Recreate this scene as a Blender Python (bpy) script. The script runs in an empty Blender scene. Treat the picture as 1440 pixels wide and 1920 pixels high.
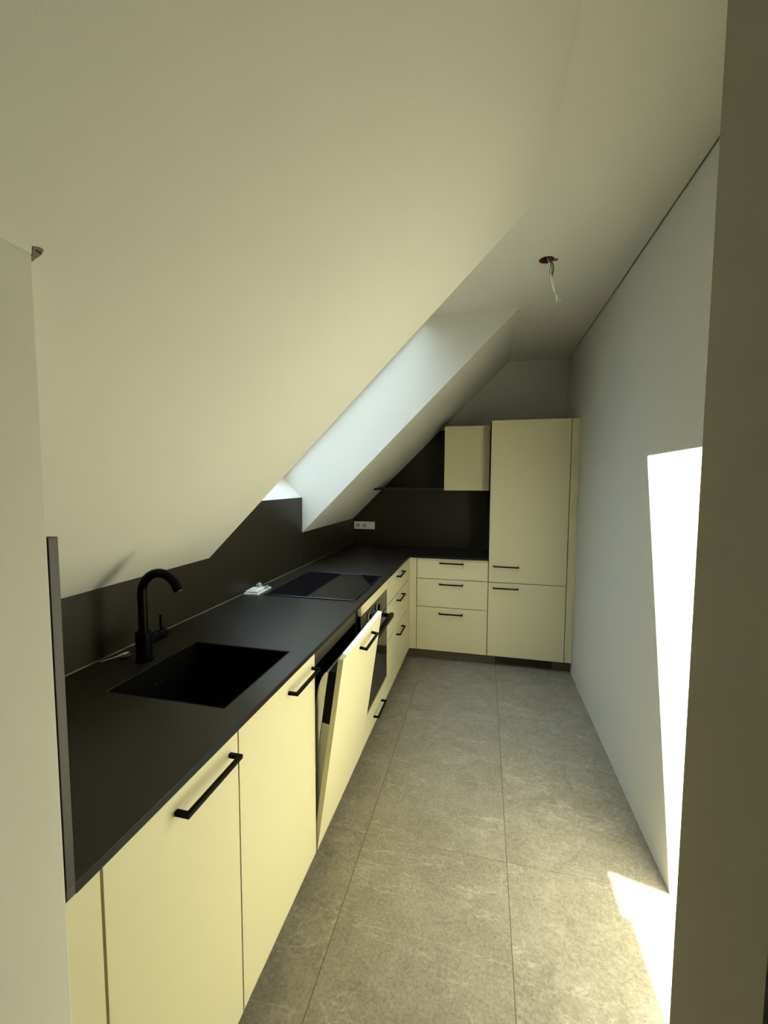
import bpy, bmesh, math, random
from mathutils import Vector, Matrix

random.seed(7)
C = bpy.context.scene.collection
SC = bpy.context.scene

# ------------------------------------------------------------------ camera
CAM = Vector((0.5958, 0.0, 1.5094))
YAW, PITCH, ROLL, FPX = math.radians(13.3356), math.radians(-4.0701), math.radians(0.2391), 791.617
fwd = Vector((-math.sin(YAW)*math.cos(PITCH), math.cos(YAW)*math.cos(PITCH), math.sin(PITCH)))
rgt = Vector((math.cos(YAW), math.sin(YAW), 0.0))
up = rgt.cross(fwd)
r2 = rgt*math.cos(ROLL) + up*math.sin(ROLL)
u2 = -rgt*math.sin(ROLL) + up*math.cos(ROLL)
cam_data = bpy.data.cameras.new('camera')
cam_data.sensor_fit = 'VERTICAL'
cam_data.sensor_height = 36.0
cam_data.lens = FPX*36.0/1920.0
cam_data.clip_start = 0.02
cam = bpy.data.objects.new('camera', cam_data)
C.objects.link(cam)
m3 = Matrix((r2, u2, -fwd)).transposed()
cam.matrix_world = Matrix.Translation(CAM) @ m3.to_4x4()
SC.camera = cam

# ------------------------------------------------------------------ daylight and exposure
SC.view_settings.view_transform = 'Standard'
SC.view_settings.look = 'None'
SC.view_settings.gamma = 1.0
SC.view_settings.use_curve_mapping = False
SC.view_settings.exposure = 0.12
SC.cycles.max_bounces = 12
SC.cycles.diffuse_bounces = 8
SC.cycles.sample_clamp_indirect = 30.0
world = bpy.data.worlds.new('sky')
SC.world = world
world.use_nodes = True
bg = world.node_tree.nodes['Background']
SKY = 7.6
wt = world.node_tree
tcw = wt.nodes.new('ShaderNodeTexCoord')
sepw = wt.nodes.new('ShaderNodeSeparateXYZ')
wt.links.new(tcw.outputs['Generated'], sepw.inputs[0])
rampw = wt.nodes.new('ShaderNodeValToRGB')      # sky shaped dim at the horizon, bright overhead, to brighten the recess side
rampw.color_ramp.elements[0].position = 0.0
rampw.color_ramp.elements[0].color = (0.05, 0.06, 0.07, 1)
rampw.color_ramp.elements[1].position = 0.9
rampw.color_ramp.elements[1].color = (0.86, 1.08, 1.40, 1)
em = rampw.color_ramp.elements.new(0.42); em.color = (0.17, 0.21, 0.26, 1)
wt.links.new(sepw.outputs[2], rampw.inputs[0])
wt.links.new(rampw.outputs[0], bg.inputs['Color'])
bg.inputs['Strength'].default_value = SKY
SUN_DIR = Vector((1.0, -0.489, -0.847)).normalized()
sun_data = bpy.data.lights.new('sun', 'SUN')
sun_data.energy = 89.0
sun_data.color = (1.0, 0.93, 0.765)
sun_data.angle = math.radians(0.53)
sun = bpy.data.objects.new('sun', sun_data)
C.objects.link(sun)
sun.rotation_euler = SUN_DIR.to_track_quat('-Z', 'Y').to_euler()
sun.location = (-6, 5, 7)

# ------------------------------------------------------------------ measured dimensions (metres)
XW, XR = -0.6677, 1.2903            # face of the left splash, right wall
ZC, Z1 = 2.5833, 1.147              # ceiling, foot of the sloped ceiling
XS = 0.786                          # where slope meets flat ceiling
SL = (ZC - Z1)/(XS - XW)
YB, YW = 3.4639, 4.0102             # fronts of the back run, back wall
ZP, ZB, ZT = 0.097, 0.8824, 0.8987  # bottom of fronts, worktop underside and top
YO, YF = 1.741, 2.796               # skylight recess, near and far side
ZS = 1.3965                         # splash height inside the recess
PY0, PY1 = 0.327, 0.46              # partition with the doorway
OFF = 0.40                          # depth of the recess measured square to the slope
YBACK = -2.6
XEXT = 2.3
ang = math.atan(SL)
UX, UZ = math.cos(ang), math.sin(ang)
NX, NZ = -UZ, UX
def roof(off, u):                   # point on the roof section: off outwards, u up the slope
    return (XW + NX*off + UX*u, Z1 + NZ*off + UZ*u)
def slope_x(z): return XW + (z - Z1)/SL
def slope_z(x): return Z1 + (x - XW)*SL

# ------------------------------------------------------------------ materials
def srgb(h):
    def f(c):
        c /= 255.0
        return c/12.92 if c <= 0.04045 else ((c+0.055)/1.055)**2.4
    return (f((h >> 16) & 255), f((h >> 8) & 255), f(h & 255), 1.0)

def mat(name, col, rough=0.5, metal=0.0, spec=0.5, bump=0.0, scale=200.0, vary=0.0):
    m = bpy.data.materials.new(name)
    m.use_nodes = True
    nt = m.node_tree
    b = nt.nodes['Principled BSDF']
    b.inputs['Base Color'].default_value = col if len(col) == 4 else (*col, 1)
    b.inputs['Roughness'].default_value = rough
    b.inputs['Metallic'].default_value = metal
    b.inputs['Specular IOR Level'].default_value = spec
    if bump or vary:
        tc = nt.nodes.new('ShaderNodeTexCoord')
        nz = nt.nodes.new('ShaderNodeTexNoise')
        nz.inputs['Scale'].default_value = scale
        nz.inputs['Detail'].default_value = 4
        nt.links.new(tc.outputs['Object'], nz.inputs['Vector'])
        if bump:
            bp = nt.nodes.new('ShaderNodeBump')
            bp.inputs['Strength'].default_value = bump
            bp.inputs['Distance'].default_value = 0.002
            nt.links.new(nz.outputs['Fac'], bp.inputs['Height'])
            nt.links.new(bp.outputs['Normal'], b.inputs['Normal'])
        if vary:
            hs = nt.nodes.new('ShaderNodeHueSaturation')
            hs.inputs['Color'].default_value = b.inputs['Base Color'].default_value
            mr = nt.nodes.new('ShaderNodeMapRange')
            mr.inputs['From Min'].default_value = 0.3
            mr.inputs['From Max'].default_value = 0.7
            mr.inputs['To Min'].default_value = 1-vary
            mr.inputs['To Max'].default_value = 1+vary
            nt.links.new(nz.outputs['Fac'], mr.inputs['Value'])
            nt.links.new(mr.outputs['Result'], hs.inputs['Value'])
            nt.links.new(hs.outputs['Color'], b.inputs['Base Color'])
    return m

M = {}
M['paint'] = mat('white_wall_paint', (0.535, 0.525, 0.465), 0.9, spec=0.15, bump=0.12, scale=260)
M['cream'] = mat('cream_lacquer', (0.57, 0.525, 0.34), 0.42, spec=0.35, bump=0.03, scale=500, vary=0.01)
M['worktop'] = mat('dark_brown_laminate', (0.019, 0.0155, 0.010), 0.36, spec=0.38, bump=0.04, scale=700, vary=0.05)
M['splash'] = mat('dark_brown_splash', (0.022, 0.018, 0.0115), 0.42, spec=0.28, bump=0.03, scale=700, vary=0.05)
M['edge'] = mat('worktop_rail', (0.10, 0.088, 0.055), 0.6)
M['plinth'] = mat('brown_plinth', (0.075, 0.062, 0.040), 0.5)
M['black'] = mat('matt_black_metal', (0.0012, 0.0012, 0.0014), 0.40, spec=0.07)
M['sink'] = mat('black_composite', (0.0015, 0.0015, 0.0015), 0.7, spec=0.08, bump=0.1, scale=900)
M['carcass'] = mat('gap_shade_carcass', (0.08, 0.07, 0.045), 0.6)  # board darkened so the gaps between fronts look shaded
M['dark'] = mat('dark_cavity', (0.006, 0.006, 0.008), 0.6)
M['glass_black'] = mat('black_glass', (0.004, 0.004, 0.005), 0.04, spec=0.5)
M['fascia'] = mat('dark_steel', (0.07, 0.064, 0.05), 0.2, metal=1.0)
M['steel'] = mat('brushed_steel', (0.52, 0.52, 0.49), 0.3, metal=1.0, bump=0.03, scale=300)
M['steel_dull'] = mat('dull_steel', (0.34, 0.35, 0.31), 0.5, metal=0.6)
M['edge_black'] = mat('black_edge_band', (0.006, 0.006, 0.008), 0.5, spec=0.15)
M['rim'] = mat('hob_rim', (0.12, 0.14, 0.17), 0.3, metal=1.0)
M['white'] = mat('white_plastic', (0.78, 0.78, 0.74), 0.35)
M['whitegrey'] = mat('grey_plastic', (0.36, 0.37, 0.35), 0.3)
M['red'] = mat('red_brown_box', (0.16, 0.035, 0.022), 0.6)
M['wiregrey'] = mat('grey_wire', (0.10, 0.105, 0.09), 0.5)
M['wirewhite'] = mat('white_wire', (0.88, 0.87, 0.80), 0.5)
M['copper'] = mat('copper', (0.42, 0.2, 0.1), 0.35, metal=1.0)
M['rubber'] = mat('brown_rubber', (0.05, 0.025, 0.02), 0.5)
M['wood'] = mat('dark_brown_wood', (0.045, 0.022, 0.012), 0.5, vary=0.1, scale=30)
M['gap'] = mat('shadow_gap', (0.03, 0.028, 0.022), 0.9)
M['sealant'] = mat('grey_sealant', (0.10, 0.09, 0.065), 0.5)
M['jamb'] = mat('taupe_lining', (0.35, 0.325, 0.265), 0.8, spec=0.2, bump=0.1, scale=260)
M['frame'] = mat('window_frame_white', (0.78, 0.78, 0.76), 0.4)
M['logo'] = mat('faint_grey_print', (0.05, 0.05, 0.05), 0.6)

def glass_mat():
    m = bpy.data.materials.new('window_glass')
    m.use_nodes = True
    nt = m.node_tree
    nt.nodes.clear()
    out = nt.nodes.new('ShaderNodeOutputMaterial')
    mix = nt.nodes.new('ShaderNodeMixShader')
    lw = nt.nodes.new('ShaderNodeLayerWeight')
    lw.inputs['Blend'].default_value = 0.5
    pw = nt.nodes.new('ShaderNodeMath'); pw.operation = 'POWER'; pw.inputs[1].default_value = 5.0
    nt.links.new(lw.outputs['Facing'], pw.inputs[0])
    fr = nt.nodes.new('ShaderNodeMath'); fr.operation = 'MULTIPLY_ADD'
    fr.inputs[1].default_value = 0.96; fr.inputs[2].default_value = 0.04
    nt.links.new(pw.outputs[0], fr.inputs[0])
    tr = nt.nodes.new('ShaderNodeBsdfTransparent')
    tr.inputs['Color'].default_value = (0.93, 0.96, 0.95, 1)
    gl = nt.nodes.new('ShaderNodeBsdfGlossy')
    gl.inputs['Roughness'].default_value = 0.02
    nt.links.new(fr.outputs[0], mix.inputs[0])
    nt.links.new(tr.outputs[0], mix.inputs[1])
    nt.links.new(gl.outputs[0], mix.inputs[2])
    nt.links.new(mix.outputs[0], out.inputs[0])
    return m
M['glass'] = glass_mat()

def floor_mat():
    m = bpy.data.materials.new('stone_tile')
    m.use_nodes = True
    nt = m.node_tree
    L = nt.links.new
    b = nt.nodes['Principled BSDF']
    b.inputs['Roughness'].default_value = 0.55
    b.inputs['Specular IOR Level'].default_value = 0.35
    tc = nt.nodes.new('ShaderNodeTexCoord')
    sep = nt.nodes.new('ShaderNodeSeparateXYZ')
    L(tc.outputs['Object'], sep.inputs[0])
    def math_(op, a, b_=None, c=None):
        n = nt.nodes.new('ShaderNodeMath')
        n.operation = op
        for i, v in enumerate((a, b_, c)):
            if v is None: continue
            if isinstance(v, (int, float)): n.inputs[i].default_value = v
            else: L(v, n.inputs[i])
        return n.outputs[0]
    TX, TY = 0.5815, 1.10
    fx = math_('DIVIDE', math_('SUBTRACT', sep.outputs[0], 0.1315), TX)
    fy = math_('DIVIDE', math_('SUBTRACT', sep.outputs[1], 1.650), TY)
    # distance to the nearest joint, metres
    def dist(f, T):
        r = math_('SUBTRACT', f, math_('ROUND', f))
        return math_('MULTIPLY', math_('ABSOLUTE', r), T)
    dx, dy = dist(fx, TX), dist(fy, TY)
    jx = math_('LESS_THAN', dx, 0.0014)
    jy = math_('MULTIPLY', math_('LESS_THAN', dy, 0.0014), 0.55)
    joint = math_('MAXIMUM', jx, jy)
    ix, iy = math_('FLOOR', fx), math_('FLOOR', fy)
    comb = nt.nodes.new('ShaderNodeCombineXYZ')
    L(math_('MULTIPLY', ix, 7.31), comb.inputs[0])
    L(math_('MULTIPLY', iy, 4.77), comb.inputs[1])
    L(math_('MULTIPLY', ix, 3.1), comb.inputs[2])
    add = nt.nodes.new('ShaderNodeVectorMath')
    L(tc.outputs['Object'], add.inputs[0]); L(comb.outputs[0], add.inputs[1])
    def noise(scale, detail, rough=0.6, dist_=0.0, vec=None):
        n = nt.nodes.new('ShaderNodeTexNoise')
        n.inputs['Scale'].default_value = scale
        n.inputs['Detail'].default_value = detail
        n.inputs['Roughness'].default_value = rough
        n.inputs['Distortion'].default_value = dist_
        L(vec or add.outputs[0], n.inputs['Vector'])
        return n.outputs['Fac']
    big = noise(4.5, 6, 0.65, 1.2)
    blot = noise(19, 5, 0.65, 0.8)
    fine = noise(95, 6, 0.75)
    grain = noise(330, 2, 0.6)
    # veins: thin contour lines of a stretched, distorted noise
    mp = nt.nodes.new('ShaderNodeMapping')
    mp.inputs['Rotation'].default_value = (0, 0, math.radians(38))
    mp.inputs['Scale'].default_value = (1.0, 3.2, 1.0)
    L(add.outputs[0], mp.inputs['Vector'])
    vn = noise(1.6, 7, 0.62, 0.5, mp.outputs[0])
    ved = math_('ABSOLUTE', math_('SUBTRACT', vn, 0.53))
    mr = nt.nodes.new('ShaderNodeMapRange')
    mr.inputs['From Min'].default_value = 0.0
    mr.inputs['From Max'].default_value = 0.010
    mr.inputs['To Min'].default_value = 1.0
    mr.inputs['To Max'].default_value = 0.0
    L(ved, mr.inputs['Value'])
    vein = math_('MULTIPLY', mr.outputs[0], noise(5, 3))
    val = math_('ADD', math_('MULTIPLY', math_('SUBTRACT', big, 0.5), 0.40),
                math_('ADD', math_('MULTIPLY', math_('ADD', math_('SUBTRACT', fine, 0.5), math_('MULTIPLY', math_('SUBTRACT', blot, 0.5), 0.28)), 0.9),
                      math_('MULTIPLY', math_('SUBTRACT', grain, 0.5), 0.35)))
    val = math_('ADD', math_('ADD', val, 0.5), math_('MULTIPLY', vein, 0.34))
    ramp = nt.nodes.new('ShaderNodeValToRGB')
    e = ramp.color_ramp.elements
    e[0].position, e[0].color = 0.22, (0.125, 0.109, 0.078, 1)
    e[1].position, e[1].color = 0.82, (0.42, 0.38, 0.305, 1)
    mid = ramp.color_ramp.elements.new(0.5); mid.color = (0.255, 0.228, 0.172, 1)
    L(val, ramp.inputs[0])
    mix = nt.nodes.new('ShaderNodeMixRGB')
    mix.inputs[2].default_value = (0.09, 0.075, 0.05, 1)
    L(joint, mix.inputs[0]); L(ramp.outputs[0], mix.inputs[1])
    L(mix.outputs[0], b.inputs['Base Color'])
    bp = nt.nodes.new('ShaderNodeBump')
    bp.inputs['Strength'].default_value = 0.35
    bp.inputs['Distance'].default_value = 0.003
    L(math_('SUBTRACT', val, joint), bp.inputs['Height'])
    L(bp.outputs['Normal'], b.inputs['Normal'])
    return m
M['floor'] = floor_mat()

# ------------------------------------------------------------------ mesh helpers
class MB:
    """Collects shapes into one bmesh."""
    def __init__(s): s.bm = bmesh.new()
    def box(s, x0, x1, y0, y1, z0, z1):
        return s.hexa([(x0,y0,z0),(x1,y0,z0),(x1,y1,z0),(x0,y1,z0),(x0,y0,z1),(x1,y0,z1),(x1,y1,z1),(x0,y1,z1)])
    def hexa(s, p):
        v = [s.bm.verts.new(q) for q in p]
        for f in ((0,3,2,1),(4,5,6,7),(0,1,5,4),(1,2,6,5),(2,3,7,6),(3,0,4,7)):
            s.bm.faces.new([v[i] for i in f])
        return s
    def prism(s, poly, axis, a, b):
        """Polygon in the plane square to axis ('x': (y,z), 'y': (x,z), 'z': (x,y)), run from a to b."""
        def P(q, t):
            return {'x': (t, q[0], q[1]), 'y': (q[0], t, q[1]), 'z': (q[0], q[1], t)}[axis]
        va = [s.bm.verts.new(P(q, a)) for q in poly]
        vb = [s.bm.verts.new(P(q, b)) for q in poly]
        n = len(poly)
        s.bm.faces.new(va); s.bm.faces.new(vb[::-1])
        for i in range(n):
            s.bm.faces.new((va[i], vb[i], vb[(i+1) % n], va[(i+1) % n]))
        return s
    def grid(s, xs, ys, keep, z0, z1):
        """Slab of rectangular cells with shared vertices; keep(i,j) says which cells are solid."""
        V = {}
        def v(i, j, k):
            if (i, j, k) not in V: V[(i, j, k)] = s.bm.verts.new((xs[i], ys[j], (z0, z1)[k]))
            return V[(i, j, k)]
        K = lambda i, j: 0 <= i < len(xs)-1 and 0 <= j < len(ys)-1 and keep(i, j)
        for i in range(len(xs)-1):
            for j in range(len(ys)-1):
                if not K(i, j): continue
                s.bm.faces.new((v(i,j,1), v(i+1,j,1), v(i+1,j+1,1), v(i,j+1,1)))
                s.bm.faces.new((v(i,j,0), v(i,j+1,0), v(i+1,j+1,0), v(i+1,j,0)))
                for di, dj, p, q in ((-1,0,(i,j+1),(i,j)), (1,0,(i+1,j),(i+1,j+1)), (0,-1,(i,j),(i+1,j)), (0,1,(i+1,j+1),(i,j+1))):
                    if not K(i+di, j+dj):
                        s.bm.faces.new((v(*p,0), v(*q,0), v(*q,1), v(*p,1)))
        return s
    def tube(s, pts, r, n=12, caps=True):
        """Round tube along a polyline; r is one radius or one per point."""
        pts = [Vector(p) for p in pts]
        rs = r if isinstance(r, (list, tuple)) else [r]*len(pts)
        rings, prev = [], None
        for i, p in enumerate(pts):
            if i == 0: t = pts[1]-pts[0]
            elif i == len(pts)-1: t = pts[-1]-pts[-2]
            else: t = (pts[i+1]-p).normalized() + (p-pts[i-1]).normalized()
            if t.length < 1e-9: t = pts[i]-pts[i-1]
            t.normalize()
            if prev is None:
                a = t.orthogonal().normalized()
            else:
                a = (prev - t*prev.dot(t)).normalized()
            prev = a
            b = t.cross(a)
            rings.append([s.bm.verts.new(p + (a*math.cos(2*math.pi*k/n) + b*math.sin(2*math.pi*k/n))*rs[i]) for k in range(n)])
        for A, B in zip(rings, rings[1:]):
            for k in range(n):
                s.bm.faces.new((A[k], A[(k+1) % n], B[(k+1) % n], B[k]))
        if caps:
            s.bm.faces.new(rings[0][::-1]); s.bm.faces.new(rings[-1])
        return s
    def build(s, name, material, parent=None, bevel=0.0, smooth=False, xf=None):
        if xf: bmesh.ops.transform(s.bm, matrix=xf, verts=s.bm.verts[:])
        bmesh.ops.recalc_face_normals(s.bm, faces=s.bm.faces[:])
        root = parent
        base = Vector((0, 0, 0))
        while root is not None:
            base += root.location
            root = root.parent
        if parent is None:      # a one-mesh thing: origin at its base centre
            cs = [v.co for v in s.bm.verts]
            base = Vector(((min(c.x for c in cs)+max(c.x for c in cs))/2, (min(c.y for c in cs)+max(c.y for c in cs))/2, min(c.z for c in cs)))
        bmesh.ops.translate(s.bm, vec=-base, verts=s.bm.verts[:])
        me = bpy.data.meshes.new(name)
        s.bm.to_mesh(me); s.bm.free()
        me.materials.append(material)
        o = bpy.data.objects.new(name, me)
        C.objects.link(o)
        if parent is None: o.location = base
        else: o.parent = parent
        if smooth:
            for p in me.polygons: p.use_smooth = True
            if smooth == 'auto':
                me.set_sharp_from_angle(angle=math.radians(40))
        if bevel:
            md = o.modifiers.new('bevel', 'BEVEL')
            md.width = bevel; md.segments = 2; md.limit_method = 'ANGLE'
        return o

def thing(name, label, cat, loc, group=None):
    o = bpy.data.objects.new(name, None)
    o.empty_display_size = 0.05
    C.objects.link(o)
    o.location = loc
    return tag(o, label, cat, group)
def tag(o, label, cat, group=None):
    o['label'] = label; o['category'] = cat
    if group: o['group'] = group
    return o
def struct(name, mb, m, **k):
    o = mb.build(name, m, **k)
    # structure meshes keep world coordinates so patterns line up with the room
    o.data.transform(Matrix.Translation(o.location)); o.location = (0, 0, 0)
    o['kind'] = 'structure'
    return o
def cut(o, cutter_mb):
    """Subtract a shape from an object's mesh for good."""
    c = cutter_mb.build('cutter', M['paint'])
    md = o.modifiers.new('cut', 'BOOLEAN'); md.object = c; md.operation = 'DIFFERENCE'; md.solver = 'EXACT'
    dg = bpy.context.evaluated_depsgraph_get()
    me = bpy.data.meshes.new_from_object(o.evaluated_get(dg))
    o.modifiers.remove(md)
    o.data = me
    bpy.data.objects.remove(c)

# ------------------------------------------------------------------ the room
struct('floor', MB().box(-1.0, XEXT, YBACK, YW+0.15, -0.1, 0.0), M['floor'])
GAP = 0.008
cl = MB()
cl.box(XS, XR-GAP, PY1-0.05, YW, ZC, ZC+0.16)
ceiling = struct('ceiling', cl, M['paint'])
HX, HY, HR = 0.866, 2.245, 0.036
cut(ceiling, MB().tube([(HX, HY, ZC-0.02), (HX, HY, ZC+0.06)], HR, 28))
struct('ceiling_recess', MB().box(roof(OFF, (ZC-Z1-NZ*OFF)/UZ)[0], XS, YO, YF, ZC, ZC+0.16), M['paint'])
struct('ceiling_hall', MB().box(XS, XEXT, YBACK, PY1-0.05, ZC, ZC+0.16), M['paint'])
def slab():
    return [(-1.0, slope_z(-1.0)), (XS, ZC), (XS, ZC+OFF/NZ), (-1.0, slope_z(-1.0)+OFF/NZ)]
struct('ceiling_slope_near', MB().prism(slab(), 'y', YBACK, YO), M['paint'])
struct('ceiling_slope_far', MB().prism(slab(), 'y', YF, YW), M['paint'])
WX = XW-0.012
p_in, p_out = (WX, ZS), roof(OFF, 0.171)
wl = MB()
wl.prism([(WX, 0), (WX, slope_z(WX)+0.02), (-1.0, slope_z(-1.0)+0.02), (-1.0, 0)], 'y', YBACK, YO)
wl.prism([(WX, 0), p_in, p_out, (-1.0, p_out[1]), (-1.0, 0)], 'y', YO, YF)
wl.prism([(WX, 0), (WX, slope_z(WX)+0.02), (-1.0, slope_z(-1.0)+0.02), (-1.0, 0)], 'y', YF, YW)
struct('wall_left', wl, M['paint'])
struct('wall_right', MB().box(XR, XR+0.15, PY1, YW, 0, ZC+0.16), M['paint'])
struct('wall_back', MB().box(-1.0, XR+0.15, YW, YW+0.15, 0, ZC+0.6), M['paint'])
struct('gap_shade_strip', MB().box(XR-GAP, XR, PY1, YW, ZC+0.012, ZC+0.16), M['gap'])  # near-black strip closing the gap, the shade put into its colour
pl = MB()
pl.prism([(WX, 0), (0.004, 0), (0.004, slope_z(0.004)), (WX, slope_z(WX))], 'y', PY0, PY1)
struct('wall_near_left', pl, M['paint'], bevel=0.0015)
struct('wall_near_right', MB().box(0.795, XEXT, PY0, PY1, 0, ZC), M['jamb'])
struct('trim_2', MB().box(0.8, 0.87, PY0-0.02, PY0, 0, 2.05), M['wood'], bevel=0.002)
struct('wall_hall_right', MB().box(XEXT, XEXT+0.1, YBACK, PY1, 0, ZC+0.16), M['paint'])
# hall behind the camera, with an unseen window added to its rear wall for fill light
HW = (1.0, 1.5, 1.2, 1.9)
rw = MB()
rw.box(-1.0, HW[0], YBACK-0.2, YBACK, 0, ZC+0.6)
rw.box(HW[1], XEXT+0.1, YBACK-0.2, YBACK, 0, ZC+0.6)
rw.box(HW[0], HW[1], YBACK-0.2, YBACK, 0, HW[2])
rw.box(HW[0], HW[1], YBACK-0.2, YBACK, HW[3], ZC+0.6)
struct('wall_rear', rw, M['paint'])
w2 = MB()
for a in ((HW[0], HW[0]+0.06, HW[2], HW[3]), (HW[1]-0.06, HW[1], HW[2], HW[3]), (HW[0]+0.06, HW[1]-0.06, HW[2], HW[2]+0.06), (HW[0]+0.06, HW[1]-0.06, HW[3]-0.06, HW[3])):
    w2.box(a[0], a[1], YBACK-0.14, YBACK-0.08, a[2], a[3])
fill_win = struct('fill_window', w2, M['frame'])
MB().box(HW[0]+0.06, HW[1]-0.06, YBACK-0.115, YBACK-0.105, HW[2]+0.06, HW[3]-0.06).build('pane', M['glass'], fill_win)

# roof window at the back of the recess
def roof_bar(mb, y0, y1, u0, u1, o0, o1):
    q = [roof(o0, u0), roof(o0, u1), roof(o1, u1), roof(o1, u0)]
    mb.prism(q, 'y', y0, y1)
GU0, GU1, GY0, GY1 = 0.235, 1.600, 1.895, 2.775
UT = (ZC-Z1-NZ*OFF)/UZ
fr = MB()
roof_bar(fr, YO, YO+0.025, 0.171, UT, 0.386, 0.46)
roof_bar(fr, YF-0.018, YF, 0.171, UT, 0.386, 0.46)
roof_bar(fr, YO+0.025, YF-0.018, 0.171, 0.19, 0.386, 0.46)
roof_bar(fr, YO+0.025, YF-0.018, UT-0.015, UT, 0.386, 0.46)
win = struct('window_1', fr, M['frame'])
sa = MB()
roof_bar(sa, YO+0.025, GY0, 0.19, UT-0.015, 0.387, 0.410)
roof_bar(sa, GY1, YF-0.018, 0.19, UT-0.015, 0.387, 0.410)
roof_bar(sa, GY0, GY1, 0.19, GU0, 0.387, 0.410)
roof_bar(sa, GY0, GY1, GU1, UT-0.015, 0.387, 0.410)
sash = sa.build('sash', M['frame'], win)
# unseen wall added above the roof: its top edge cuts off the low sun
pw = MB()
roof_bar(pw, YF+0.004, YF+0.25, -1.2, 4.0, OFF, 0.89)
struct('sun_blocker_wall', pw, M['paint'])
pn = MB(); roof_bar(pn, GY0, GY1, GU0, GU1, 0.396, 0.402)
pn.build('pane', M['glass'], win)

# ------------------------------------------------------------------ worktop and splash panels
SX0, SX1, SY0, SY1 = -0.4555, -0.0795, 0.975, 1.358      # sink opening
XE = 0.0038
XTL = 0.6412
wx = [XW, SX0-0.006, SX1+0.006, XE, XTL-0.002]
wy = [PY1+0.001, SY0-0.006, SY1+0.006, YB-0.021, YW-0.011]
wk = MB().grid(wx, wy, lambda i, j: (i < 3 and not (i == 1 and j == 1)) or j == 3, ZB, ZT)
wko = wk.build('worktop', M['worktop'], bevel=0.0012)
eb = MB()
eb.box(XE, XE+0.0008, PY1+0.016, YB-0.0218, ZB, ZT-0.0008); eb.box(XE, XTL-0.003, YB-0.0218, YB-0.021, ZB, ZT-0.0008)
eb.build('edge_band', M['edge_black'], wko)
tag(wko, 'dark brown L-shaped worktop with an undermount sink and a hob', 'worktop')

sp = MB().prism([(-0.665, ZT+0.0005), (0.0045, ZT+0.0005), (0.0045, 1.4297), (slope_x(1.4297)+0.002, 1.4297), (-0.665, slope_z(-0.665)-0.002)], 'y', PY1+0.001, PY1+0.0155)
tag(sp.build('side_splash_panel', M['splash'], bevel=0.0008), 'dark splash panel seen edge-on at the near end of the worktop', 'splashback')
def splash(y0, y1, ztop, label):
    o = MB().box(XW-0.011, XW, y0, y1, ZT+0.0005, ztop).build('splash_panel', M['splash'], bevel=0.0005)
    tag(o, label, 'splashback', 'splash panels along the left wall')
splash(PY1+0.016, YO-0.0008, Z1-0.002, 'low dark splash panel behind the black tap')
splash(YO+0.0008, YF-0.002, ZS, 'tall dark splash panel under the roof window recess, behind the hob')
splash(YF+0.0008, YW-0.0115, Z1-0.001, 'low dark splash panel between recess and far corner')
ys0, ys1 = YW-0.0105, YW
tag(MB().prism([(XW+0.0005, ZT+0.0005), (XTL-0.002, ZT+0.0005), (XTL-0.002, 1.99), (slope_x(1.99)+0.001, 1.99), (XW+0.0005, slope_z(XW)-0.001)], 'y', ys0, ys1-0.0005).build('back_splash_panel', M['splash'], bevel=0.0005),
    'large dark splash panel on the back wall, cut to the roof slope', 'splashback')
sl = MB()
sl.prism([(XW, ZT), (XW+0.003, ZT), (XW, ZT+0.004)], 'y', PY1+0.016, YW-0.012)
struct('trim_3', sl, M['sealant'])

# ------------------------------------------------------------------ handles
def handle(parent, p0, p1, out, t=0.010, depth=0.034):
    """U-shaped square bar handle between p0 and p1 (on the front face), standing off along out."""
    p0, p1, out = Vector(p0), Vector(p1), Vector(out).normalized()
    ax = (p1-p0).normalized(); sd = out.cross(ax).normalized()
    bm = MB()
    def bar(a, b, w1, w2, e1, e2):      # box from a to b with half sizes along e1, e2
        pts = []
        for q in (a, b):
            for s1, s2 in ((-1,-1),(1,-1),(1,1),(-1,1)):
                pts.append(q + e1*w1*s1 + e2*w2*s2)
        bm.hexa(pts)
    h = t/2
    bar(p0+ax*h, p0+ax*h+out*(depth-t), h, h, ax, sd)
    bar(p1-ax*h, p1-ax*h+out*(depth-t), h, h, ax, sd)
    bar(p0+out*(depth-h), p1+out*(depth-h), h, h, out, sd)
    return bm.build('handle', M['black'], parent, bevel=0.0008)

FT = 0.019      # front thickness
G = 0.0026      # half gap between fronts
def front_l(parent, name, y0, y1, z0, z1):
    return MB().box(-FT, 0.0, y0+G, y1-G, z0+G, z1-G).build(name, M['cream'], parent, bevel=0.0008)
def front_b(parent, name, x0, x1, z0, z1, y=YB):
    return MB().box(x0+G, x1-G, y, y+FT, z0+G, z1-G).build(name, M['cream'], parent, bevel=0.0008)
def body_l(parent, y0, y1, z1=ZB-0.002, m='carcass'):
    b = MB(); t = 0.016; xb = -0.56; xf = -FT-0.001
    b.box(xb, xf, y0+0.0005, y0+t, ZP+0.003, z1)
    b.box(xb, xf, y1-t, y1-0.0005, ZP+0.003, z1)
    b.box(xb, xf, y0+t, y1-t, ZP+0.003, ZP+0.019)
    b.box(xb, xb+0.008, y0+t, y1-t, ZP+0.019, z1)
    return b.build('body', M[m], parent)
def body_b(parent, x0, x1, z0, z1, y0, y1=YW-0.012, m='carcass'):
    b = MB(); t = 0.016
    b.box(x0+0.0005, x0+t, y0, y1, z0, z1); b.box(x1-t, x1-0.0005, y0, y1, z0, z1)
    b.box(x0+t, x1-t, y0, y1, z0, z0+t); b.box(x0+t, x1-t, y0, y1, z1-t, z1)
    b.box(x0+t, x1-t, y1-0.008, y1, z0+t, z1-t)
    return b.build('body', M[m], parent)

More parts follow.
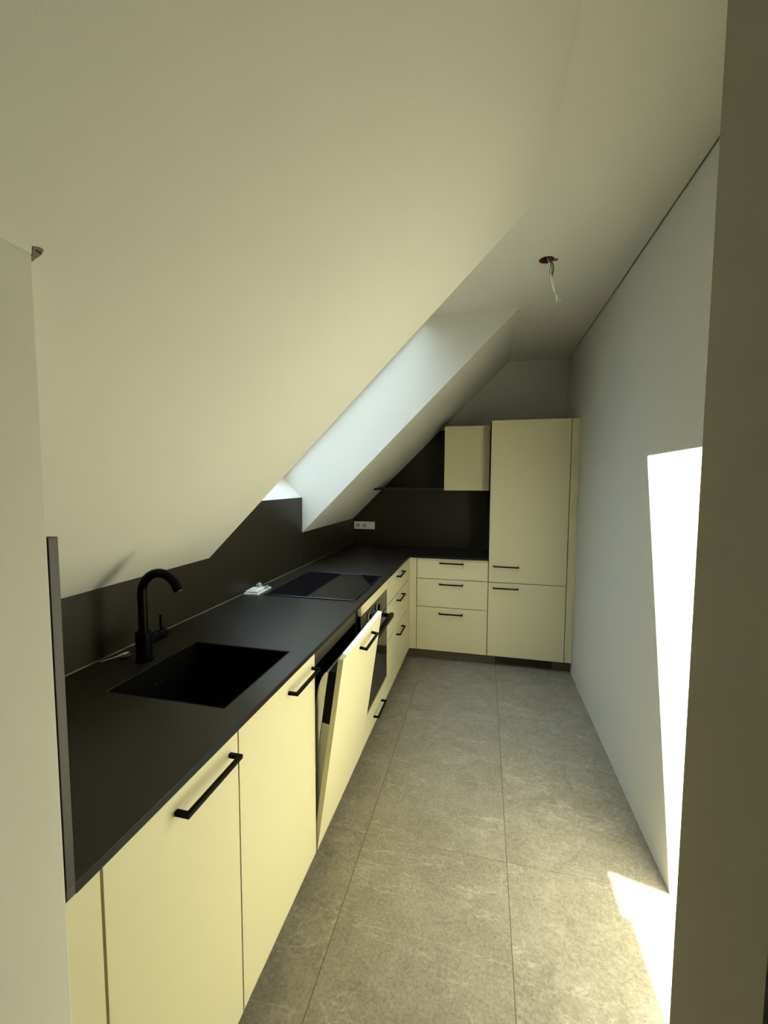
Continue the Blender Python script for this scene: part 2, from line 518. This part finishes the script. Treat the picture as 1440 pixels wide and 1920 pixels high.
ZF = ZB-0.001       # top of the fronts
Y0, Y1, Y2, Y3, Y4, Y5 = 0.5226, 0.917, 1.418, 2.0182, 2.6189, 3.405
# near filler strip
tag(MB().box(-FT, 0, PY1+0.001, Y0-G, ZP+G, ZF-G).build('filler_strip', M['cream'], bevel=0.0008),
    'narrow cream filler strip between doorway wall and first base door', 'filler strip')
t = thing('base_cabinet', 'cream base cabinet nearest the doorway, one door with a black bar handle', 'cabinet', (-0.29, (Y0+Y1)/2, ZP))
body_l(t, Y0, Y1)
d = front_l(t, 'door', Y0, Y1, ZP, ZF)
handle(d, (0, 0.688, 0.838), (0, 0.884, 0.838), (1, 0, 0))
t = thing('sink_cabinet', 'cream one-door base cabinet below the black sink, beside the open dishwasher', 'cabinet', (-0.29, (Y1+Y2)/2, ZP))
body_l(t, Y1, Y2)
d = front_l(t, 'door', Y1, Y2, ZP, ZF)
handle(d, (0, 1.197, 0.834), (0, 1.393, 0.834), (1, 0, 0))

# dishwasher with its door ajar
t = thing('dishwasher', 'built-in dishwasher with its cream front tilted open', 'dishwasher', (-0.29, (Y2+Y3)/2, ZP))
b = MB(); xb = -0.56
b.box(xb, -0.022, Y2+0.003, Y2+0.02, ZP+0.02, 0.862); b.box(xb, -0.022, Y3-0.02, Y3-0.003, ZP+0.02, 0.862)
b.box(xb, -0.04, Y2+0.02, Y3-0.02, 0.842, 0.862); b.box(xb, -0.03, Y2+0.02, Y3-0.02, ZP+0.02, ZP+0.04)
b.box(xb, xb+0.02, Y2+0.02, Y3-0.02, ZP+0.04, 0.842)
b.build('tub', M['dark'], t)
MB().box(-0.038, -0.024, Y2+0.003, Y3-0.003, 0.802, ZB-0.001).build('top_rail', M['edge'], t)
th = math.radians(8.0)
DO = Vector((0.003, 0, 0.104))
DD = Vector((math.sin(th), 0, math.cos(th))); DB = Vector((-math.cos(th), 0, math.sin(th)))
def dpt(s, t_, y): return DO + DD*s + DB*t_ + Vector((0, y, 0))
def dbox(mb, s0, s1, t0, t1, y0, y1):
    mb.hexa([dpt(s0,t0,y0), dpt(s1,t0,y0), dpt(s1,t0,y1), dpt(s0,t0,y1), dpt(s0,t1,y0), dpt(s1,t1,y0), dpt(s1,t1,y1), dpt(s0,t1,y1)])
    return mb
dw = dbox(MB(), 0.0, 0.765, 0.0, 0.02, Y2+0.004, Y3-0.004).build('front_panel', M['cream'], t, bevel=0.001)
hA, hB = dpt(0.722, 0, 1.645), dpt(0.722, 0, 1.841)
handle(dw, hA, hB, -DB)
dr = dbox(MB(), 0.03, 0.50, 0.021, 0.052, Y2+0.014, Y3-0.014).build('door_shell', M['steel_dull'], t)
dbox(MB(), 0.502, 0.705, 0.021, 0.052, Y2+0.014, Y3-0.014).build('control_strip', M['black'], dr, bevel=0.001)
ln = MB()
prof = [(0.03, 0.053), (0.702, 0.053)]
for k in range(1, 8):
    a = k/7*math.pi/2
    prof.append((0.702-0.10*(1-math.cos(a)), 0.053+0.034*math.sin(a)))
prof += [(0.03, 0.087)]
va = [ln.bm.verts.new(dpt(s_, t_, Y2+0.012)) for s_, t_ in prof]
vb = [ln.bm.verts.new(dpt(s_, t_, Y3-0.012)) for s_, t_ in prof]
ln.bm.faces.new(va); ln.bm.faces.new(vb[::-1])
for i in range(len(prof)):
    j = (i+1) % len(prof)
    ln.bm.faces.new((va[i], vb[i], vb[j], va[j]))
ln.build('inner_liner', M['steel'], dr, bevel=0.0015)

# oven housing and oven
t = thing('oven_cabinet', 'cream housing around the oven, with a drawer below it', 'cabinet', (-0.29, (Y3+Y4)/2, ZP))
b = MB()
b.box(-0.56, -FT-0.001, Y3+0.0005, Y3+0.016, ZP+0.003, ZB-0.002); b.box(-0.56, -FT-0.001, Y4-0.016, Y4-0.0005, ZP+0.003, ZB-0.002)
b.box(-0.56, -FT-0.001, Y3+0.016, Y4-0.016, 0.222, 0.238); b.box(-0.56, -FT-0.001, Y3+0.016, Y4-0.016, ZP+0.003, ZP+0.018)
b.build('body', M['dark'], t)
front_l(t, 'top_strip', Y3, Y4, 0.823, ZF)
d = front_l(t, 'drawer', Y3, Y4, ZP, 0.243)
handle(d, (0, 2.268, 0.158), (0, 2.464, 0.158), (1, 0, 0))
t = thing('oven', 'built-in black glass oven with two sunk knobs and a black bar handle', 'oven', (-0.27, (Y3+Y4)/2, 0.245))
MB().box(-0.54, -0.0205, Y3+0.018, Y4-0.018, 0.247, 0.818).build('oven_body', M['dark'], t)
f = MB().box(-0.02, -0.003, Y3+0.003, Y4-0.003, 0.703, 0.8215).build('control_panel', M['fascia'], t, bevel=0.001)
for yk in (2.19, 2.372):
    MB().tube([(-0.0035, yk, 0.772), (0.0, yk, 0.772)], [0.0235, 0.0225], 28).build('knob_ring', M['steel_dull'], f, smooth='auto')
    MB().tube([(-0.003, yk, 0.772), (0.010, yk, 0.772), (0.011, yk, 0.772)], [0.019, 0.019, 0.017], 28).build('knob', M['black'], f, smooth='auto')
d = MB().box(-0.02, -0.002, Y3+0.003, Y4-0.003, 0.2465, 0.700).build('door', M['glass_black'], t, bevel=0.001)
h = MB()
for yy in (2.105, 2.515):
    h.box(-0.0025, 0.040, yy-0.013, yy+0.013, 0.672, 0.690)
h.box(0.036, 0.060, 2.085, 2.540, 0.668, 0.693)
h.build('handle', M['black'], d, bevel=0.0015)

# drawer unit of the left run
ZG1, ZG2 = 0.7073, 0.4692
t = thing('drawer_unit', 'cream unit of three drawers right of the oven, facing the long wall', 'drawer unit', (-0.29, (Y4+Y5)/2, ZP))
body_l(t, Y4, Y5)
for z0, z1, zh in ((ZG1, ZF, 0.838), (ZG2, ZG1, 0.664), (ZP, ZG2, 0.415)):
    d = front_l(t, 'drawer', Y4, Y5, z0, z1)
    handle(d, (0, 2.91, zh), (0, 3.106, zh), (1, 0, 0))
# corner fillers
XF = 0.0606
cf = MB()
cf.box(-FT, 0, Y5+G, YB-0.0005, ZP+G, ZF-G)
cf.box(0.0005, XF-G, YB, YB+FT, ZP+G, ZF-G)
cf.box(-FT, 0.0005, YB-0.0005, YB+FT, ZP+G, ZF-G)
tag(cf.build('corner_filler', M['cream']), 'cream L-shaped filler strip in the inner corner of the two runs', 'filler strip')
# drawer unit of the back run
t = thing('drawer_unit', 'cream unit of three wide drawers at the back, left of the tall cabinet', 'drawer unit', ((XF+XTL)/2, 3.73, ZP))
body_b(t, XF, XTL, ZP+0.003, ZB-0.002, YB+FT+0.001)
for z0, z1, zh in ((ZG1, ZF, 0.845), (ZG2, ZG1, 0.669), (ZP, ZG2, 0.422)):
    d = front_b(t, 'drawer', XF, XTL, z0, z1)
    handle(d, (0.250, YB, zh), (0.444, YB, zh), (0, -1, 0))
# tall cabinet
XTF, ZTT, ZSP = 1.2304, 1.997, 0.7069
t = thing('tall_cabinet', 'tall cream two-door cabinet in the back right corner', 'cabinet', ((XTL+XTF)/2, 3.73, ZP))
body_b(t, XTL, XTF, ZP+0.003, ZTT-0.002, YB+FT+0.001)
d = front_b(t, 'door', XTL, XTF, ZSP, ZTT)
handle(d, (0.678, YB, 0.840), (0.874, YB, 0.840), (0, -1, 0))
d = front_b(t, 'door', XTL, XTF, ZP, ZSP)
handle(d, (0.678, YB, 0.665), (0.874, YB, 0.665), (0, -1, 0))
tf = MB().box(XTF+G, XR-0.001, YB, YB+FT, ZP+G, ZTT-G)
tag(tf.build('tall_filler_strip', M['cream'], bevel=0.0008), 'narrow full-height cream strip between tall cabinet and right wall', 'filler strip')
# upper cabinet and shelf
YU = 3.65
t = thing('wall_cabinet', 'cream handleless wall cabinet on the back wall, above the worktop', 'cabinet', (0.447, 3.83, 1.437))
body_b(t, 0.2575, 0.6355, 1.441, 1.981, YU+FT+0.001, YW-0.012)
front_b(t, 'door', 0.2570, 0.636, 1.437, 1.983, YU)
shf = MB()
zs0, zs1 = 1.4365, 1.4545
shf.prism([(slope_x(zs0)+0.001, zs0), (0.2565, zs0), (0.2565, zs1), (slope_x(zs1)+0.001, zs1)], 'y', YU+0.004, YW-0.0115)
tag(shf.build('wall_shelf', M['splash'], bevel=0.0006), 'dark shelf running from the wall cabinet to the roof slope', 'shelf')
# plinths
tag(MB().box(-0.056, -0.040, PY1+0.001, 3.53, 0.0005, ZP-0.001).build('plinth_board', M['plinth']), 'dark brown plinth under the long run of cabinets', 'plinth')
t = thing('plinth_board', 'dark brown plinth below the back run, with a black vent grille', 'plinth', (0.63, 3.54, 0.0005))
MB().box(-0.04, XR-0.001, 3.5314, 3.547, 0.0005, ZP-0.001).build('board', M['plinth'], t)
g = MB()
g.box(0.711, 1.151, 3.5265, 3.531, 0.014, 0.020); g.box(0.711, 1.151, 3.5265, 3.531, 0.076, 0.082)
g.box(0.711, 0.717, 3.5265, 3.531, 0.020, 0.076); g.box(1.145, 1.151, 3.5265, 3.531, 0.020, 0.076)
g.box(0.717, 1.145, 3.5300, 3.531, 0.020, 0.076)
for k in range(7):
    z = 0.024+k*0.0075
    g.box(0.717, 1.145, 3.5275, 3.5300, z, z+0.0035)
g.build('vent_grille', M['dark'], t)

# ------------------------------------------------------------------ sink, tap, hob
t = thing('sink', 'black undermount sink basin sunk in the dark worktop', 'sink', ((SX0+SX1)/2, (SY0+SY1)/2, 0.69))
b = MB(); w = 0.0055; zt_ = ZT-0.0012
b.box(SX0-w, SX0, SY0-w, SY1+w, 0.70, zt_); b.box(SX1, SX1+w, SY0-w, SY1+w, 0.70, zt_)
b.box(SX0, SX1, SY0-w, SY0, 0.70, zt_); b.box(SX0, SX1, SY1, SY1+w, 0.70, zt_)
b.box(SX0-w, SX1+w, SY0-w, SY1+w, 0.69, 0.70)
b.build('basin', M['sink'], t)
cx, cy = (SX0+SX1)/2, (SY0+SY1)/2
MB().tube([(cx, cy, 0.7), (cx, cy, 0.702), (cx, cy, 0.7035)], [0.045, 0.045, 0.040], 28).build('drain', M['sink'], t, smooth='auto')
lg = MB()
for y_, z_, l_, a_ in ((1.150, 0.833, 0.007, 0.2), (1.161, 0.835, 0.006, 0.9), (1.171, 0.8355, 0.007, -0.6), (1.181, 0.837, 0.006, 0.8)):
    c_, s_ = math.cos(a_), math.sin(a_)
    q = [(y_-c_*l_/2+s_*0.0008, z_-s_*l_/2-c_*0.0008), (y_+c_*l_/2+s_*0.0008, z_+s_*l_/2-c_*0.0008), (y_+c_*l_/2-s_*0.0008, z_+s_*l_/2+c_*0.0008), (y_-c_*l_/2-s_*0.0008, z_-s_*l_/2+c_*0.0008)]
    lg.prism(q, 'x', SX0, SX0+0.0004)
lg.build('logo', M['logo'], t)

TXp, TYp = -0.521, 1.176
t = thing('tap', 'matt black swan-neck tap standing behind the sink', 'tap', (TXp, TYp, ZT))
b = MB().tube([(TXp, TYp, ZT+0.0003), (TXp, TYp, ZT+0.007), (TXp, TYp, ZT+0.0075), (TXp, TYp, ZT+0.098), (TXp, TYp, ZT+0.100)], [0.0285, 0.0285, 0.0255, 0.0255, 0.0235], 32)
b.build('tap_body', M['black'], t, smooth='auto')
R_, ra = 0.072, 0.0148
zc_ = 1.132
pts = [(TXp, TYp, ZT+0.098), (TXp, TYp, 1.07)]
for k in range(0, 25):
    a = math.pi - k/24*math.radians(152)
    pts.append((TXp+R_+R_*math.cos(a), TYp, zc_+R_*math.sin(a)))
a = math.radians(28); ex = pts[-1]
dx, dz = math.sin(a), -math.cos(a)
pts.append((ex[0]+dx*0.015, TYp, ex[2]+dz*0.015))
sp_ = MB().tube(pts, ra, 24).build('spout', M['black'], t, smooth='auto')
e0 = Vector(pts[-1]); dv = Vector((dx, 0, dz))
MB().tube([e0, e0+dv*0.004], 0.0150, 24).build('collar', M['black'], sp_, smooth='auto')
MB().tube([e0+dv*0.0035, e0+dv*0.0065], 0.0105, 20).build('aerator', M['steel'], sp_, smooth='auto')
lv = MB().tube([(TXp, TYp+0.018, 0.962), (TXp, TYp+0.058, 0.962), (TXp, TYp+0.0585, 0.962), (TXp, TYp+0.0600, 0.962), (TXp, TYp+0.0605, 0.962), (TXp, TYp+0.094, 0.962), (TXp, TYp+0.097, 0.962)],
               [0.0195, 0.0195, 0.018, 0.018, 0.0195, 0.0195, 0.017], 28).build('lever_housing', M['black'], t, smooth='auto')
MB().tube([(TXp, TYp+0.080, 0.978), (TXp, TYp+0.080, 1.034)], 0.0048, 14).build('lever', M['black'], lv, smooth='auto')

HBX0, HBX1, HBY0, HBY1 = -0.548, -0.0378, 2.029, 2.630
t = thing('hob', 'black glass induction hob with a thin metal rim set in the worktop', 'hob', ((HBX0+HBX1)/2, (HBY0+HBY1)/2, ZT))
MB().box(HBX0+0.006, HBX1-0.006, HBY0+0.006, HBY1-0.006, ZT+0.0003, ZT+0.005).build('glass_plate', M['glass_black'], t)
rm = MB().grid([HBX0, HBX0+0.0055, HBX1-0.0055, HBX1], [HBY0, HBY0+0.0055, HBY1-0.0055, HBY1], lambda i, j: not (i == 1 and j == 1), ZT+0.0003, ZT+0.0062)
rm.build('rim', M['rim'], t, bevel=0.0012)

# ------------------------------------------------------------------ socket strip on the back splash
t = thing('socket_strip', 'white three-gang plate with two sockets on the back splash panel', 'socket', (-0.55, ys0, 1.0446))
MB().box(-0.655, -0.443, ys0-0.009, ys0-0.0005, 1.0446, 1.1196).build('plate', M['white'], t, bevel=0.003)
for xc in (-0.6135, -0.5485):
    zz = 1.082
    o = MB().tube([(xc, ys0-0.0088, zz), (xc, ys0-0.0115, zz), (xc, ys0-0.0115, zz)], [0.0245, 0.0235, 0.0195], 28).build('socket', M['white'], t, smooth='auto')
    MB().tube([(xc, ys0-0.0112, zz), (xc, ys0-0.0119, zz)], 0.0185, 28).build('socket_well', M['whitegrey'], o, smooth='auto')
    for dxh in (-0.0095, 0.0095):
        MB().tube([(xc+dxh, ys0-0.0118, zz), (xc+dxh, ys0-0.0123, zz)], 0.0026, 10).build('pin_hole', M['dark'], o)
MB().box(-0.513, -0.457, ys0-0.0105, ys0-0.0088, 1.054, 1.110).build('blank_cover', M['white'], t, bevel=0.001)

# ------------------------------------------------------------------ loose bits on the worktop
z = ZT+0.0003
rot = lambda cx_, cy_, a: Matrix.Translation((cx_, cy_, 0)) @ Matrix.Rotation(a, 4, 'Z')
px, py, pa = -0.619, 2.088, math.radians(3)
fp = MB().grid([-0.042, -0.031, 0.031, 0.042], [-0.081, -0.070, 0.070, 0.081], lambda i, j: not (i == 1 and j == 1), z, z+0.009)
tag(fp.build('socket_surround', M['white'], bevel=0.001, xf=rot(px, py, pa)), 'white socket cover frame lying flat on the worktop beside the hob', 'socket cover')
t = thing('socket_insert', 'white socket insert stacked on the loose cover frame beside the hob', 'socket insert', (px-0.006, py-0.021, z+0.0095))
MB().box(-0.034, 0.034, -0.044, 0.044, z+0.0094, z+0.018).build('insert_plate', M['white'], t, bevel=0.0015, xf=rot(px-0.004, py-0.022, pa))
MB().box(-0.026, 0.026, -0.034, 0.034, z+0.018, z+0.0215).build('insert_cover', M['white'], t, bevel=0.0015, xf=rot(px-0.006, py-0.018, pa))
tag(MB().tube([(px-0.002, py+0.004, z+0.0245+0.0085), (px-0.002, py+0.028, z+0.0245+0.0085)], [0.011, 0.011], 16).build('cable_grommet', M['whitegrey'], smooth='auto'),
    'small translucent grey plug on top of the white socket insert', 'plug')
tag(MB().box(px+0.030, px+0.040, py+0.034, py+0.048, z+0.0093, z+0.027).build('terminal_clip', M['whitegrey'], bevel=0.002),
    'small grey clip upright on the far end of the white cover frame', 'clip')
def rod(a, b, r, label, name='metal_rod'):
    a, b = Vector(a), Vector(b)
    d_ = (b-a).normalized()
    o = MB().tube([a, a+d_*0.001, b-d_*0.001, b], [r*0.7, r, r, r*0.7], 12).build(name, M['steel'], smooth='auto')
    tag(o, label, 'rod', 'steel rods left of the tap')
rr = 0.0022
rod((-0.650, 1.124, z+rr), (-0.628, 1.187, z+rr), rr, 'thin steel rod lying against the splash panel left of the tap')
rod((-0.6355, 1.184, z+rr), (-0.6255, 1.216, z+rr), 0.0026, 'short steel rod touching the end of the longer rod by the tap')
rb = MB()
rb.tube([(-0.607, 1.158, z+0.004), (-0.598, 1.163, z+0.006), (-0.592, 1.178, z+0.0045), (-0.597, 1.192, z+0.006), (-0.604, 1.199, z+0.0045)], [0.003, 0.0038, 0.003, 0.0038, 0.003], 10)
rb.tube([(-0.600, 1.161, z+0.0037), (-0.578, 1.166, z+0.0037)], 0.0035, 10)
tag(rb.build('rubber_clip', M['rubber'], smooth='auto'), 'small dark brown bent rubber clip on the worktop left of the tap', 'clip')

# ------------------------------------------------------------------ ceiling outlet with loose cable
t = thing('ceiling_outlet', 'open round ceiling outlet with coiled grey wires and a hanging white cable', 'ceiling outlet', (HX, HY, ZC))
cup = MB()
rings = []
for rr_, zz in ((HR-0.001, ZC-0.0005), (HR-0.001, ZC+0.055), (0.0, ZC+0.055)):
    if rr_ > 0: rings.append([cup.bm.verts.new((HX+rr_*math.cos(2*math.pi*k/28), HY+rr_*math.sin(2*math.pi*k/28), zz)) for k in range(28)])
out = [cup.bm.verts.new((HX+(HR-0.0025)*math.cos(2*math.pi*k/28), HY+(HR-0.0025)*math.sin(2*math.pi*k/28), ZC-0.0005)) for k in range(28)]
inn = [cup.bm.verts.new((HX+(HR-0.0025)*math.cos(2*math.pi*k/28), HY+(HR-0.0025)*math.sin(2*math.pi*k/28), ZC+0.052)) for k in range(28)]
for A, B in ((rings[1], rings[0]), (rings[0], out), (out, inn)):
    for k in range(28):
        cup.bm.faces.new((A[k], A[(k+1) % 28], B[(k+1) % 28], B[k]))
cup.bm.faces.new(inn); cup.bm.faces.new(rings[1])
cup.build('outlet_box', M['red'], t)
lobe = MB().tube([(HX+HR+0.006, HY+0.006, ZC-0.0035), (HX+HR+0.006, HY+0.006, ZC-0.0002)], [0.010, 0.012], 20)
lobe.build('box_ear', M['red'], t, smooth='auto')
cw = MB()
wz = ZC-0.013
for k, (sw, dep, yo) in enumerate(((0.0095, 0.068, 0.0), (0.006, 0.062, 0.004), (0.004, 0.055, -0.004))):
    pts = [(HX+0.006, HY+yo, ZC+0.04), (HX+0.016, HY+yo, ZC+0.005)]
    for j in range(17):
        a = math.pi*2*j/16
        pts.append((HX+0.0245+sw*math.sin(a)*(-1)**k, HY+yo+0.002*j/16, wz-dep*(1-math.cos(a))/2))
    pts += [(HX+0.016, HY+yo+0.002, ZC+0.006), (HX+0.004, HY+yo+0.004, ZC+0.04)]
    cw.tube(pts, 0.0017, 8)
cw.build('coiled_wires', M['wiregrey'], t, smooth=True)
wb = MB()
wb.tube([(HX-0.004, HY, ZC+0.045), (HX+0.004, HY-0.004, ZC-0.001), (HX+0.014, HY-0.004, ZC-0.02), (HX+0.020, HY-0.003, ZC-0.07), (HX+0.027, HY, ZC-0.100), (HX+0.032, HY, ZC-0.125), (HX+0.040, HY, ZC-0.150)], [0.0016]*3+[0.0022]+[0.0036]*3, 10)
wc = wb.build('white_cable', M['wirewhite'], t, smooth=True)
for ex_, ez_ in ((0.0495, -0.2015), (0.0680, -0.2010)):
    MB().tube([(HX+0.040, HY, ZC-0.148), (HX+0.047, HY, ZC-0.166), (HX+0.0505 if ex_ < 0.05 else HX+0.056, HY, ZC-0.182), (HX+ex_, HY, ZC+ez_+0.006), (HX+ex_+0.0005, HY, ZC+ez_)], 0.0021, 8).build('wire_end', M['wirewhite'], wc, smooth=True)
for k in range(3):
    MB().tube([(HX-0.022+0.006*k, HY-0.012+0.006*k, ZC+0.05), (HX-0.016+0.006*k, HY-0.008+0.004*k, ZC+0.018), (HX-0.004+0.004*k, HY+0.006, ZC+0.02)], 0.002, 8).build('core_wire', M['copper'] if k != 1 else M['wiregrey'], t, smooth=True)

# cut-out with a cable end where the doorway wall meets the slope
t = thing('cable_cutout', 'small dark ragged cut-out with a cable end where the left wall meets the slope', 'cable cut-out', (0.006, 0.462, 1.79))
def on_slope(x, y, o=0.0): return Vector((x + UZ*o, y, slope_z(x) - UX*o))
q = [(0.0045, 0.4605), (0.0105, 0.4560), (0.0130, 0.4640), (0.0128, 0.4690), (0.0070, 0.4700), (0.0000, 0.4660), (-0.0085, 0.4635), (-0.0080, 0.4612)]
b = MB()
lo = [b.bm.verts.new(on_slope(x, y, 0.0002)) for x, y in q]; hi = [b.bm.verts.new(on_slope(x, y, 0.0010)) for x, y in q]
b.bm.faces.new(lo); b.bm.faces.new(hi[::-1])
for i in range(len(q)):
    j = (i+1) % len(q); b.bm.faces.new((lo[i], lo[j], hi[j], hi[i]))
b.build('cutout_shade', M['edge'], t)  # raised patch, its dark colour standing for the shade inside the hole
for x, y in ((0.0088, 0.4630), (0.0088, 0.4668)):
    p = on_slope(x, y, 0.0008); n = on_slope(x, y, 0.003)
    MB().tube([p, n], 0.0013, 10).build('cable_core', M['dark'], t)
